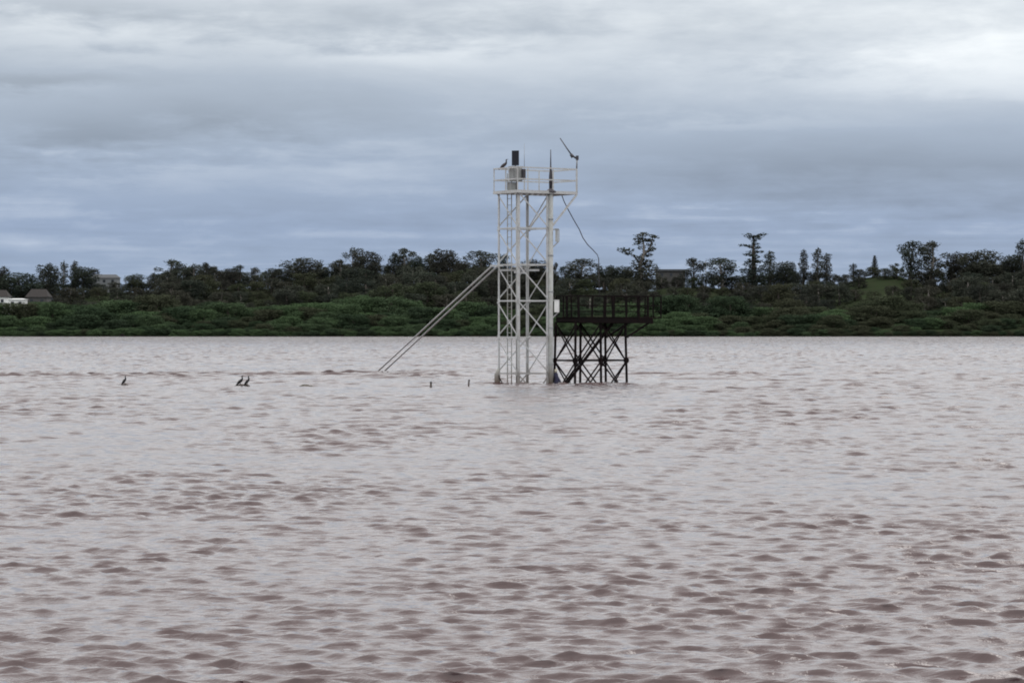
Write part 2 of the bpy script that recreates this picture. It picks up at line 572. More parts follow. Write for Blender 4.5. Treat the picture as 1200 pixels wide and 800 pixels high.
# ------------------------------------------------------------------ far bank
SHORE = FPX * EYE / 9.3          # about 908 m
CREST_Y = 810.0 * K
CREST = [(-400, 352), (0, 352), (60, 350), (100, 341), (150, 341), (180, 340), (200, 337), (300, 337), (400, 333), (500, 330), (600, 334), (650, 339), (700, 337),
         (760, 342), (780, 335), (830, 335), (860, 338), (930, 337), (985, 333), (1005, 325), (1030, 321.5), (1056, 321.5), (1075, 332), (1120, 333), (1200, 331), (1700, 331)]
cxs, cys = np.array([c[0] for c in CREST]), np.array([c[1] for c in CREST])


def ground_z(X, Y):
    X, Y = np.asarray(X, float), np.asarray(Y, float)
    px = 600 + FPX * X / Y
    top = EYE + (HZ - np.interp(px, cxs, cys)) * CREST_Y / FPX
    t = np.clip((Y - SHORE) / (CREST_Y - SHORE), 0, 1)
    low = 0.25 + 1.2 * np.clip((Y - SHORE) / 25, 0, 1)
    z = low + (top - 2.1) * (t ** 1.25)
    z = z + 0.8 * (vnoise(X / 17, Y / 17, 9) - 0.5) * np.clip((Y - SHORE) / 25, 0, 1) * (t < 0.93)
    z = np.where(Y > CREST_Y, top - 6 * np.clip((Y - CREST_Y) / 120, 0, 1), z)
    z = np.where(Y < SHORE, 0.25 - (SHORE - Y) * 0.6, z)
    return z


def build_bank():
    xs = np.concatenate([np.linspace(-3400, -420, 26), np.linspace(-400, 400, 201), np.linspace(420, 3400, 26)])
    ys = np.concatenate([[SHORE - 4, SHORE - 1, SHORE], np.linspace(SHORE + 2, CREST_Y, 70), [1190, 1220, 1260, 1320, 1500, 2200, 4000, 8000]])
    X, Y = np.meshgrid(xs, ys)
    sh = 3.0 * (vnoise(X / 23, X * 0, 12) - 0.5) * (np.abs(Y - SHORE) < 40)
    Z = ground_z(X, Y)
    V = np.stack([X, Y + sh, Z], -1).reshape(-1, 3)
    nr, na = X.shape
    idx = np.arange(nr * na).reshape(nr, na)
    F = np.stack([idx[:-1, :-1], idx[:-1, 1:], idx[1:, 1:], idx[1:, :-1]], -1).reshape(-1, 4)
    o = bpy.data.objects.new('far_bank', mesh_np('far_bank', V, F, M['bank'], True))
    COL.objects.link(o)
    tag(o, kind='structure')


build_bank()

# ------------------------------------------------------------------ white lattice tower
D0 = 90.0 * K
S = 1.70
U = Vector((0.5625, -0.8268, 0.0))        # short side, towards the viewer
Vv = Vector((0.8268, 0.5625, 0.0))        # long side, away to the right
O0 = Vector((wx(583.5, D0), D0, 0.0))
UP = Vector((0, 0, 1))


def tz(py):
    return (449.7 - py) * D0 / FPX


def tp(u, v, z):
    return O0 + U * u + Vv * v + UP * z


DECK = tz(226.0)
LEVELS = [tz(y) for y in (437.3, 395.0, 352.6, 310.5, 268.2)] + [DECK]


def build_tower():
    base = tp(S / 2, S / 2, 0)
    T = thing('lattice_tower', base, 'tall white steel lattice tower with railed top deck standing in the brown river', 'tower')
    wp = M['white_paint']
    for (u, v, p, q) in ((0, 0, U, Vv), (S, 0, -U, Vv), (0, S, U, -Vv), (S, S, -U, -Vv)):
        MB().angle(tp(u, v, -1.5), tp(u, v, DECK - 0.05), p, q, 0.10, 0.02).build('leg', wp, T)
    # stilling pipe: thick tube clamped outside the right-hand leg
    pc = (S + 0.02, S + 0.13)
    pipe = MB().tube([tp(*pc, -1.5), tp(*pc, 1.0), tp(*pc, DECK + 0.02)], 0.112, 16).build('stilling_pipe', M['pipe'], T, True)
    capb = MB().tube([tp(*pc, DECK + 0.02), tp(*pc, DECK + 0.06), tp(*pc, DECK + 0.13), tp(*pc, DECK + 0.20)], [0.26, 0.24, 0.14, 0.06], 16)
    capb.build('pipe_cap', M['dark_metal'], pipe, True)
    for z in (0.9, 2.6, 4.3, 6.0, 7.7):
        MB().tube([tp(*pc, z), tp(*pc, z + 0.06)], 0.128, 16).build('pipe_clamp', M['galv'], pipe)
    # concrete-filled sleeve at the left foot
    MB().tube([tp(-0.02, -0.02, -1.5), tp(-0.02, -0.02, 0.45), tp(0.03, 0.03, 0.72)], [0.15, 0.14, 0.07], 10).build('foot_sleeve', M['pipe'], T, True)
    e = 0.012
    faces = [((0, 0), (S, 0)), ((S, 0), (S, S)), ((0, 0), (0, S)), ((0, S), (S, S))]
    for z in LEVELS[:-1]:
        for (a, b) in faces:
            pa, pb = tp(*a, z), tp(*b, z)
            d = (pb - pa).normalized()
            MB().bar(pa + d * 0.06, pb - d * 0.06, 0.05, 0.062).build('horizontal_brace', wp, T)
    lv = [tz(479.7)] + LEVELS
    for i in range(len(lv) - 1):
        z0, z1 = lv[i] + 0.05, lv[i + 1] - 0.05
        for k, (lo, hi) in enumerate((((S, 0), (0, 0)), ((S, S), (S, 0)), ((0, 0), (0, S)), ((0, S), (S, S)))):
            pa, pb = tp(*lo, z0), tp(*hi, z1)
            n = [-Vv, U, -U, Vv][k] * 0.035
            mat = M['rust_red'] if (i == 0 and k == 0) else wp
            MB().bar(pa + n, pb + n, 0.012, 0.062, up=[U, Vv, Vv, U][k]).build('diagonal_brace', mat, T)
    # gussets where the braces meet the legs
    for z in LEVELS[:-1]:
        for (u, v) in ((0, 0), (S, 0), (0, S), (S, S)):
            su, sv = (1 if u == 0 else -1), (1 if v == 0 else -1)
            MB().box(tp(u + su * 0.11, v - sv * 0.02, z), (0.17, 0.012, 0.17), (U, Vv, UP)).build('gusset_plate', wp, T)
    # deck reaching out to the right
    u0, u1, v0, v1 = -0.13, S + 0.13, -0.13, S + 1.55
    for a, b in (((u0, v0), (u1, v0)), ((u1, v0), (u1, v1)), ((u0, v1), (u1, v1)), ((u0, v0), (u0, v1))):
        d = (tp(*b, 0) - tp(*a, 0)).normalized() * 0.035
        MB().bar(tp(*a, DECK) - d * 0.98, tp(*b, DECK) + d * 0.98, 0.07, 0.14).build('edge_beam', wp, T)
    n = 11
    for i in range(n):
        v = v0 + 0.1 + (v1 - v0 - 0.2) * i / (n - 1)
        MB().bar(tp(u0 + 0.04, v, DECK + 0.015), tp(u1 - 0.04, v, DECK + 0.015), 0.2, 0.035).build('deck_plank', M['galv'], T)
    top = DECK + 1.12
    posts = [(u0, v0), (u1, v0), (u1, v1), (u0, v1), (u0, 0.72), (u1, 0.45), (u0, 1.6), (u1, 1.9), (u0, 2.45), (S / 2, v0)]
    for (u, v) in posts:
        w = 0.085 if (u, v) == (u1, v1) else 0.055
        MB().bar(tp(u, v, DECK + 0.07), tp(u, v, top - 0.03), w, w).build('railing_post', wp, T)
    for z, nm in ((top, 'top_rail'), (DECK + 0.58, 'mid_rail')):
        for a, b in (((u0, v0), (u1, v0)), ((u1, v0), (u1, v1)), ((u0, v1), (u1, v1)), ((u0, v0), (u0, v1))):
            d = (tp(*b, 0) - tp(*a, 0)).normalized() * (0.03 if nm == 'top_rail' else -0.03)
            MB().bar(tp(*a, z) - d, tp(*b, z) + d, 0.056, 0.06).build(nm, wp, T)
    MB().bar(tp(0, S + 0.08, LEVELS[4] + 0.05), tp(u0, v1, DECK - 0.08), 0.065, 0.065).build('knee_brace', wp, T)
    MB().bar(tp(S, S + 0.2, LEVELS[4] + 0.08), tp(u1, v1, DECK - 0.08), 0.075, 0.075).build('knee_brace', wp, T)
    # ladder inside the left face
    lx = lambda k: tp(0.36 + 0.34 * k, 0.30, 0)
    L = MB()
    lad = MB().bar(lx(0) + UP * -1, lx(0) + UP * (DECK + 0.9), 0.04, 0.05).build('ladder', M['pipe'], T)
    MB().bar(lx(1) + UP * -1, lx(1) + UP * (DECK + 0.9), 0.04, 0.05).build('ladder_stile', M['pipe'], lad)
    z = -0.6
    rung = None
    while z < DECK:
        MB().tube([lx(0) + UP * z, lx(1) + UP * z], 0.014, 6).build('rung', M['pipe'], lad)
        z += 0.30
    # conduit beside the ladder
    cp = tp(0.95, 0.42, 0)
    MB().tube([cp + UP * -1, cp + UP * (DECK - 0.07)], 0.035, 8).build('conduit', M['pipe'], T, True)
    # half-way landing plate
    MB().box(tp(0.8, 0.75, LEVELS[3] - 0.12), (0.7, 0.6, 0.035), (U, Vv, UP)).build('landing_plate', M['pipe'], T)
    MB().bar(tp(0.2, -0.03, LEVELS[3] - 0.25), tp(1.4, 1.4, LEVELS[3] - 0.25), 0.06, 0.09).build('landing_beam', wp, T)
    MB().bar(tp(1.4, 0.0, LEVELS[3] - 0.36), tp(0.2, 1.4, LEVELS[3] - 0.36), 0.06, 0.09).build('landing_beam', wp, T)
    # long raking stays going down to the left, behind the tower
    zt = LEVELS[3] - 0.04
    Yb = FPX * EYE / (436.5 - HZ)
    h = [tp(-0.03, -0.30, zt), tp(0.40, -0.30, zt - 0.03)]
    ends = [Vector((wx(438.5, Yb), Yb, -0.12)), Vector((wx(446.0, Yb), Yb, -0.12))]
    MB().bar(tp(-0.10, -0.03, zt), tp(-0.10, -0.36, zt), 0.06, 0.09).build('stay_bracket', wp, T)
    MB().bar(tp(0.46, -0.03, zt), tp(0.46, -0.36, zt), 0.06, 0.09).build('stay_bracket', wp, T)
    for a, b in zip(h, ends):
        MB().tube([a, b + (b - a).normalized() * 0.6], 0.042, 8).build('raking_stay', wp, T, True)
    return T


TOWER = build_tower()
top = DECK + 1.12


def at(px, py, Y):
    return Vector((wx(px, Y), Y, wz(py, Y)))


# instruments fixed on the tower's deck
def deck_things():
    # black panel on its cabinet
    c = tp(0.9, -0.02, 0)
    Yc = c.y
    pos = lambda px, py: Vector((wx(px, Yc), Yc, wz(py, Yc)))
    ax = (Vv, -U, UP)
    p = pos(604, 195)
    t = thing('solar_panel', p, 'narrow black upright solar panel on top of the grey deck cabinet', 'solar panel')
    MB().box(pos(604, 185.3), (0.34, 0.045, 0.70), (Vector((0.97, -0.24, 0)), Vector((0.24, 0.97, 0)), UP)).build('cell_panel', M['panel_black'], t)
    MB().box(pos(604, 185.3) + Vector((0, 0.03, 0)), (0.29, 0.03, 0.66), (Vector((0.97, -0.24, 0)), Vector((0.24, 0.97, 0)), UP)).build('back_plate', M['dark_metal'], t)
    MB().bar(pos(604, 195.2) + Vector((0, .06, 0)), pos(604, 186) + Vector((0, .06, 0)), 0.05).build('mount', M['dark_metal'], t)
    p = pos(606, 213)
    t = thing('equipment_cabinet', p, 'grey metal cabinet on the tower railing just below the black panel', 'cabinet')
    MB().box(pos(604.5, 204.3), (0.50, 0.34, 0.66), ax).build('case', M['cabinet'], t)
    MB().box(pos(604.5, 204.3) + U * 0.19, (0.43, 0.02, 0.58), ax).build('door', M['cabinet'], t)
    MB().box(pos(612.3, 204.6) + U * 0.02, (0.16, 0.26, 0.50), ax).build('vent_box', M['dark_metal'], t)
    MB().box(pos(604.5, 195.6), (0.56, 0.40, 0.05), ax).build('hood', M['cabinet'], t)
    MB().bar(pos(606, 213), pos(606, 226), 0.10).build('pedestal', M['dark_metal'], t)
    p = pos(599.5, 225)
    t = thing('battery_box', p, 'small pale box standing on the tower deck left of the cabinet pedestal', 'box')
    MB().box(pos(600, 219.2), (0.30, 0.26, 0.40), ax).build('case', M['cabinet'], t)
    MB().box(pos(600, 214.2), (0.33, 0.29, 0.03), ax).build('lid', M['galv'], t)
    # whip antenna
    a = tp(-0.13, 1.6, top)
    b = MB().tube([a + Vector((0, .04, -0.55)), a + Vector((0, .04, 0.1))], 0.022, 8)
    t = thing('whip_antenna', a + Vector((0, .04, -0.55)), 'thin pale whip antenna rising from the back rail beside the cabinet', 'antenna')
    b.build('base_tube', M['galv'], t, True)
    MB().tube([a + Vector((0, .04, 0.1)), a + Vector((0, .04, 0.7)), a + Vector((0.0, .04, 1.27))], [0.013, 0.010, 0.007], 6).build('whip', M['galv'], t, True)
    # lightning spike over the capped pipe
    q = tp(S + 0.02, S + 0.13, DECK + 0.16)
    t = thing('lightning_rod', q, 'dark tapering spike standing on the cap of the thick tower pipe', 'lightning rod')
    MB().tube([q, q + UP * 0.55, q + UP * 0.85, q + UP * 1.1], [0.075, 0.085, 0.06, 0.035], 8).build('socket', M['dark_metal'], t, True)
    MB().tube([q + UP * 1.1, q + UP * 1.85], [0.030, 0.018], 6).build('spike', M['dark_metal'], t, True)
    # leaning wind pole on the right corner
    r = tp(S + 0.13, S + 1.55, top)
    Yr = r.y
    pr = lambda px, py: Vector((wx(px, Yr), Yr, wz(py, Yr)))
    t = thing('wind_vane', r + UP * 0.03, 'dark tilted sensor arm on a short mast at the right corner of the top deck', 'wind vane')
    MB().tube([r + UP * 0.03, pr(676.3, 185)], 0.034, 8).build('mast', M['galv'], t, True)
    MB().box(pr(676.5, 185), (0.13, 0.12, 0.20)).build('clamp', M['dark_metal'], t)
    MB().tube([pr(676.5, 186.5), pr(670.0, 182.0)], 0.045, 8).build('stub', M['dark_metal'], t, True)
    MB().tube([pr(671.5, 184.3), pr(668.8, 180.8)], [0.085, 0.07], 8).build('hub', M['dark_metal'], t, True)
    MB().tube([pr(670, 182), pr(664, 173.5), pr(656.3, 162)], [0.04, 0.03, 0.024], 6).build('arm', M['dark_metal'], t, True)
    # sensor boxes on the right-hand side
    for (y0, y1, lab, mat) in ((268.2, 283, 'upper small grey sensor box on a bracket right of the white tower', 'pipe'),
                               (351.5, 365.5, 'lower white sensor box on a bracket between white tower and dark platform', 'wall_white')):
        Yb = tp(S, S, 0).y + 0.1
        pb = lambda px, py: Vector((wx(px, Yb), Yb, wz(py, Yb)))
        t = thing('sensor_box', pb(652, y1), lab, 'sensor box')
        bw = 0.12 if mat == 'pipe' else 0.22
        MB().box(pb(652.3, (y0 + y1) / 2 + 0.4), (bw, 0.16, (y1 - y0) / 25.2), ).build('case', M[mat], t)
        MB().box(pb(652.3, y0 + 0.1), (bw + 0.04, 0.20, 0.03)).build('hood', M[mat], t)
        MB().bar(pb(642, y0 + 0.6) + Vector((0, .12, 0)), pb(655.2, y0 + 0.6) + Vector((0, .12, 0)), 0.05).build('bracket_arm', M['white_paint'], t)
        MB().bar(pb(643.5, y1 + 11) + Vector((0, .12, 0)), pb(655.0, y1 - 0.5) + Vector((0, .12, 0)), 0.055).build('bracket_stay', M['white_paint'], t)
        MB().bar(pb(655.0, y0 + 0.6) + Vector((0, .12, 0)), pb(655.0, y1 - 0.5) + Vector((0, .12, 0)), 0.05).build('bracket_upright', M['white_paint'], t)


deck_things()

# ------------------------------------------------------------------ dark rusty platform
DP = D0 + 1.5
O1 = Vector((wx(649.5, DP), DP, 0.0))
SP = 1.62
PD = wz(373.2, DP)


def pp(u, v, z):
    return O1 + U * u + Vv * v + UP * z


def build_platform():
    T = thing('steel_platform', pp(0.85, 1.6, 0), 'low dark rusty steel platform on crossed braces right of the white tower', 'platform')
    rs = M['rust']
    WU, VB = 1.70, 1.52
    cu, cv = WU / 2, VB
    hub_z = 1.09

    def leg_at(i, j, z):
        """legs splay outwards towards the river bed"""
        k = 1.0 - 0.045 * (z / PD)
        return pp(cu + (i * WU - cu) * k, cv + (j * VB - cv) * k, z)
    for i in (0, 1):
        for j in (0, 1, 2):
            MB().bar(leg_at(i, j, -1.5), leg_at(i, j, PD - 0.16), 0.085, 0.085, up=U).build('leg', rs, T)
            for k, ax in ((0, (Vv, UP, U)), ):
                g = leg_at(i, j, hub_z)
                MB().tube([g - U * 0.025, g + U * 0.025], 0.16 if i == 1 else 0.13, 8).build('gusset_plate', rs, T)
    tiers = ((hub_z, PD - 0.2), (-0.62, hub_z))
    spans = [((i, j), (i, j + 1)) for i in (0, 1) for j in (0, 1)] + [((0, j), (1, j)) for j in (0, 2)]
    for k, (a, b) in enumerate(spans):
        nn = (U if a[0] == b[0] else Vv) * 0.05
        pa, pb = leg_at(*a, hub_z), leg_at(*b, hub_z)
        MB().bar(pa, pb, 0.05, 0.08).build('horizontal_brace', rs, T)
        for (z0, z1) in tiers:
            MB().bar(leg_at(*a, z0) + nn, leg_at(*b, z1) + nn, 0.02, 0.075, up=nn.cross(UP)).build('diagonal_brace', rs, T)
            MB().bar(leg_at(*b, z0) - nn, leg_at(*a, z1) - nn, 0.02, 0.075, up=nn.cross(UP)).build('diagonal_brace', rs, T)
    # heavier strut laid aslant through the frame
    MB().bar(Vector((wx(660, DP - 1.2), DP - 1.2, -0.2)), Vector((wx(718, DP + 0.2), DP + 0.2, PD - 0.2)), 0.10, 0.12).build('inclined_strut', rs, T)
    # deck
    u0, u1, v0, v1 = -0.05, WU + 0.05, 0.18, 5.04
    vb = v1 - 0.5
    for u in (u0, u1):
        MB().bar(pp(u, v0, PD - 0.07), pp(u, vb, PD - 0.10), 0.09, 0.26).build('edge_beam', rs, T)
    for v in (v0 + 0.05, VB, 2 * VB, vb - 0.05):
        MB().bar(pp(u0 + 0.05, v, PD - 0.08), pp(u1 - 0.05, v, PD - 0.08), 0.08, 0.16).build('cross_beam', rs, T)
    n = 18
    for i in range(n):
        v = v0 + (v1 - v0) * (i + 0.5) / n
        MB().bar(pp(u0 - 0.06, v, PD + 0.05 + 0.004 * (i % 2)), pp(u1 + 0.06, v, PD + 0.05 + 0.004 * (i % 3)), (v1 - v0) / n - 0.03, 0.035).build('deck_plank', M['rust_red'] if i > 12 else rs, T)
    for i, u in ((0, 0.0), (1, WU)):
        MB().bar(leg_at(i, 2, 2.15), pp(u, vb - 0.1, PD - 0.16), 0.075, 0.075).build('bracket_strut', rs, T)
    # railing
    rt = PD + 1.07
    rails = [(rt, 'top_rail', 0.05), (PD + 0.62, 'mid_rail', 0.035), (PD + 0.34, 'low_rail', 0.035)]
    for z, nm, w in rails:
        for a, b in (((u0, v0), (u1, v0)), ((u1, v0), (u1, v1)), ((u0, v1), (u1, v1)), ((u0, v0), (u0, v1))):
            d = (pp(*b, 0) - pp(*a, 0)).normalized() * (w / 2)
            if abs(a[0] - b[0]) > .1:
                d = -d
            MB().bar(pp(*a, z) - d, pp(*b, z) + d, w, w).build(nm, rs, T)
    rnd = random.Random(4)
    for u in (u0, u1):
        nb = 8
        for i in range(nb):
            v = v0 + (v1 - v0) * i / (nb - 1) + (0 if i in (0, nb - 1) else rnd.uniform(-0.12, 0.12))
            w = 0.085 if i % 3 == (0 if u == u1 else 1) else 0.05
            lean = Vv * rnd.uniform(-0.05, 0.05)
            MB().bar(pp(u, v, PD + 0.06), pp(u, v, rt - 0.02) + lean, w, w, up=U).build('railing_post', rs, T)
    for u in (0.5, 1.15):
        MB().bar(pp(u, v0, PD + 0.06), pp(u, v0, rt - 0.02), 0.05, 0.05, up=U).build('railing_post', rs, T)
        MB().bar(pp(u, v1, PD + 0.06), pp(u, v1, rt - 0.02), 0.05, 0.05, up=U).build('railing_post', rs, T)
    return T


build_platform()

# loose cable from the tower deck down to the platform
cpts = [(658.5, 229, 91.4), (661, 236, 91.5), (665.5, 245, 91.6), (672, 257, 91.8), (679, 269, 92.0), (683, 278.5, 92.1), (688.5, 286.5, 92.2), (695, 293, 92.3), (700, 298.5, 92.3), (701.6, 303, 92.3), (701.8, 325, 92.3), (702.5, 347, 92.3)]
cpts = [(a, b, y - 90.0 + D0) for a, b, y in cpts]
c = MB().tube([at(*p) for p in cpts], 0.022, 6).single('hanging_cable', M['cable'], at(*cpts[-1]), True)
tag(c, 'thin slack cable hanging from the tower deck down to the dark platform', 'cable')

# ------------------------------------------------------------------ birds


def bird(loc, size, heading, pitch, label, mat, group=None, name='cormorant'):
    """perched bird: heading in the ground plane, pitch of the spine, origin at the feet"""
    t = thing(name, loc, label, 'bird', group)
    loc = Vector(loc)
    f = Vector((math.cos(heading), math.sin(heading), 0))

    def q(a, h, side=0.0):
        ca, sa = math.cos(pitch), math.sin(pitch)
        return loc + (f * (a * ca - h * sa) + UP * (a * sa + h * ca) + f.cross(UP) * side) * size + UP * 0.30 * size
    spine = [(-0.78, -0.10), (-0.6, -0.06), (-0.42, -0.02), (-0.2, 0.02), (0.05, 0.03), (0.25, 0.05), (0.38, 0.10), (0.46, 0.19), (0.50, 0.30), (0.55, 0.37), (0.64, 0.38), (0.70, 0.36)]
    rad = [0.045, 0.07, 0.11, 0.165, 0.185, 0.155, 0.115, 0.085, 0.07, 0.075, 0.062, 0.022]
    MB().tube([q(*p) for p in spine], [r * size for r in rad], 10).build('body', mat, t, True)
    MB().tube([q(0.69, 0.365), q(0.80, 0.35), q(0.86, 0.325)], [0.022 * size, 0.014 * size, 0.005 * size], 6).build('beak', M['beak'], t, True)
    for s in (-1, 1):
        w = MB().tube([q(0.22, 0.07, s * 0.10), q(0.0, 0.06, s * 0.155), q(-0.25, 0.03, s * 0.13), q(-0.55, -0.03, s * 0.05)], [0.05 * size, 0.10 * size, 0.085 * size, 0.02 * size], 8, 0.35)
        w.build('wing', mat, t, True)
        foot = loc + f.cross(UP) * (s * 0.07 * size)
        MB().tube([q(-0.05, -0.10, s * 0.07), foot + UP * 0.02 * size, foot + f * 0.10 * size], [0.03 * size, 0.018 * size, 0.012 * size], 6).build('leg', M['dark_metal'], t, True)
    return t


def ywater(py):
    return FPX * EYE / (py - HZ)


Yb = ywater(451.0)
s = MB().tube([(wx(143, Yb), Yb, -0.05), (wx(147, Yb), Yb + .05, 0.03), (wx(151, Yb), Yb, -0.05)], [0.05, 0.06, 0.03], 8).single('sunken_branch', M['wet_wood'], (wx(147, Yb), Yb, 0), True)
tag(s, 'short dark branch awash under the lone bird at left', 'branch')
bird((wx(145.6, Yb), Yb, 0.075), 0.34, R(-20), R(44), 'lone black water bird perched upright at the left of the river', M['feather'], 'black birds on the water')
Yb = ywater(452.5)
s = MB().tube([(wx(275, Yb), Yb + 0.1, 0.0), (wx(282, Yb), Yb, 0.05), (wx(290, Yb), Yb - .1, 0.05), (wx(296, Yb), Yb - 0.1, -0.05)], [0.03, 0.055, 0.055, 0.03], 8).single('floating_log', M['wet_wood'], (wx(285, Yb), Yb, 0), True)
tag(s, 'thin dark log just above the water beneath a pair of black birds', 'log')
bird((wx(281.5, Yb), Yb, 0.10), 0.38, R(-12), R(36), 'left bird of the black pair perched close together on a low log', M['feather'], 'black birds on the water')
bird((wx(290.0, Yb), Yb - .1, 0.10), 0.36, R(8), R(44), 'right bird of the black pair perched close together on a low log', M['feather'], 'black birds on the water')
# bird on the tower rail
rb = tp(-0.13 + 0.30, -0.13, top + 0.03)
bird((wx(590.5, rb.y), rb.y, top + 0.03), 0.42, R(-25), R(30), 'greyish brown bird perched on the left end of the tower top rail', M['feather_brown'], None, 'perched_bird')

# drifting pieces and stakes
Yb = ywater(452.5)
b = MB().tube([(wx(350, Yb), Yb, -0.02), (wx(355, Yb), Yb, 0.06), (wx(360, Yb), Yb, 0.05), (wx(366, Yb), Yb + .1, 0.0)], [0.02, 0.035, 0.04, 0.02], 8)
b.tube([(wx(352, Yb), Yb - 0.2, 0.0), (wx(359, Yb), Yb - .2, 0.02), (wx(364, Yb), Yb - 0.2, -0.02)], [0.02, 0.03, 0.015], 8)
tag(b.single('driftwood', M['pale_wood'], (wx(358, Yb), Yb, 0), True), 'low pale floating branch lying flat between the birds and the stakes', 'driftwood')
for px, y0, y1, w, lab, lean in ((505, 447, 454.5, 0.05, 'darker of two short stakes, farther left, sticking out of the river', 0.0),
                                 (549, 444.5, 453, 0.04, 'taller thin stake nearer the tower, sticking out of the river', 0.03)):
    Yb = ywater(y1)
    z = wz(y0, Yb)
    t = thing('mooring_stake', (wx(px, Yb), Yb, 0), lab, 'stake', 'stakes left of the tower')
    MB().tube([(wx(px, Yb) - lean, Yb, -0.8), (wx(px, Yb), Yb, 0), (wx(px, Yb) + lean, Yb, z)], [w, w, w * 0.85], 8).build('shaft', M['wet_wood'], t, True)
    MB().tube([(wx(px, Yb) + lean * .9, Yb, z - 0.05), (wx(px, Yb) + lean * .9, Yb, z - 0.02)], w * 1.15, 8).build('band', M['dark_metal'], t)

# bundle of flotsam caught at the foot of the pipe
Yb = D0 - 0.4
t = thing('flotsam_bundle', (wx(652.5, Yb), Yb, 0), 'small dark blue bundle with pale top caught between tower foot and platform', 'bundle')
MB().tube([at(652.5, 453, Yb), at(652.2, 448, Yb), at(652.3, 443, Yb), at(651.6, 438.5, Yb), at(651.2, 435.8, Yb)], [0.12, 0.12, 0.09, 0.10, 0.05], 9).build('wrapping', M['blue_cloth'], t, True)
MB().tube([at(651.0, 436.4, Yb), at(651.2, 434, Yb), at(652.5, 432, Yb)], [0.09, 0.075, 0.03], 8).build('pale_top', M['pale_cloth'], t, True)
MB().tube([at(653, 441, Yb), at(656, 446, Yb), at(657.5, 451, Yb)], [0.05, 0.05, 0.04], 7).build('loose_flap', M['blue_cloth'], t, True)

# snag at the far waterline
Yb = SHORE - 6
t = thing('snag', (wx(143.5, Yb), Yb, 0), 'dark snag poking from the far waterline above the lone bird', 'snag')
MB().tube([(wx(140, Yb), Yb, -0.3), (wx(143, Yb), Yb, 0.35), (wx(147, Yb), Yb, 0.1)], [0.45, 0.55, 0.2], 8).build('trunk', M['rust'], t, True)
MB().tube([(wx(143.5, Yb), Yb, 0.2), (wx(144.6, Yb), Yb, 1.3)], [0.2, 0.08], 7).build('branch', M['rust'], t, True)

# ------------------------------------------------------------------ buildings on the far bank


def house(px0, px1, ybase, yeave, yridge, Y, depth, wall, roof, label, gable=True, zfoot=None, name='house'):
    Y = Y * K
    x0, x1 = wx(px0, Y), wx(px1, Y)
    zb, ze, zr = wz(ybase, Y), wz(yeave, Y), wz(yridge, Y)
    zg = float(ground_z((x0 + x1) / 2, Y + depth / 2)) - 1.0
    zb = min(zb, zg)
    T = thing(name, ((x0 + x1) / 2, Y + depth / 2, zb), label, 'house')
    MB().box(((x0 + x1) / 2, Y + depth / 2, (zb + ze) / 2), (x1 - x0, depth, ze - zb)).build('wall', wall, T)
    ov = 0.5
    if gable:
        vs = [(x0 - ov, Y - ov, ze), (x1 + ov, Y - ov, ze), (x1 + ov, Y + depth + ov, ze), (x0 - ov, Y + depth + ov, ze), (x0 + 1, Y + depth / 2, zr), (x1 - 1, Y + depth / 2, zr)]
        fs = [(0, 1, 5, 4), (2, 3, 4, 5), (1, 2, 5), (3, 0, 4), (3, 2, 1, 0)]
        rf = MB().add(vs, fs).build('roof', roof, T)
    else:
        rf = MB().box(((x0 + x1) / 2, Y + depth / 2, (ze + zr) / 2), (x1 - x0 + 1.2, depth + 1.2, zr - ze)).build('roof', roof, T)
    n = max(2, int((x1 - x0) / 3.2))
    for i in range(n):
        cx = x0 + (x1 - x0) * (i + 0.5) / n
        fr = MB()
        for sx in (-0.62, 0.62):
            fr.box((cx + sx, Y - 0.03, ze - 1.35), (0.12, 0.14, 1.4))
        for sz in (-0.64, 0.64):
            fr.box((cx, Y - 0.035, ze - 1.35 + sz), (1.12, 0.12, 0.12))
        w = fr.build('window', wall, T)
        MB().box((cx, Y - 0.01, ze - 1.35), (1.12, 0.05, 1.16)).build('pane', M['glass'], w)
    return T


house(-14, 8, 356, 348, 339.5, 668, 8, M['wall_white'], M['roof_brown'], 'white house with brown roof cut by the left edge of the photo')
house(10, 28, 357, 350.8, 349.6, 660, 7, M['wall_white'], M['wall_white'], 'low white shed with pale roof beside the far left house', True, None, 'white_shed')
house(31, 55, 357, 348, 338.5, 676, 9, M['wall_grey'], M['roof_brown'], 'dull brown roofed house to the right of the white shed')
house(107, 137, 332, 325.6, 321.3, 812, 10, M['wall_pale'], M['roof_grey'], 'pale house on the ridge showing above the treetops at left')
house(770, 803, 336, 318, 315.5, 815, 12, M['wall_grey'], M['roof_grey'], 'flat roofed grey building on the hill right of the tall ragged tree', False, None, 'hilltop_building')
Yp = 818 * K
t = thing('utility_pole', (wx(827, Yp), Yp, float(ground_z(wx(827, Yp), Yp))), 'thin pole on the hill crest between two trees, right of the grey building', 'pole')
gz = float(ground_z(wx(827, Yp), Yp))
MB().tube([(wx(827, Yp), Yp, gz - 1), (wx(827, Yp), Yp, wz(306, Yp))], [0.16, 0.11], 8).build('shaft', M['galv'], t, True)
MB().bar((wx(827, Yp) - 0.9, Yp, wz(308, Yp)), (wx(827, Yp) + 0.9, Yp, wz(308, Yp)), 0.1).build('crossarm', M['galv'], t)

# ------------------------------------------------------------------ trees


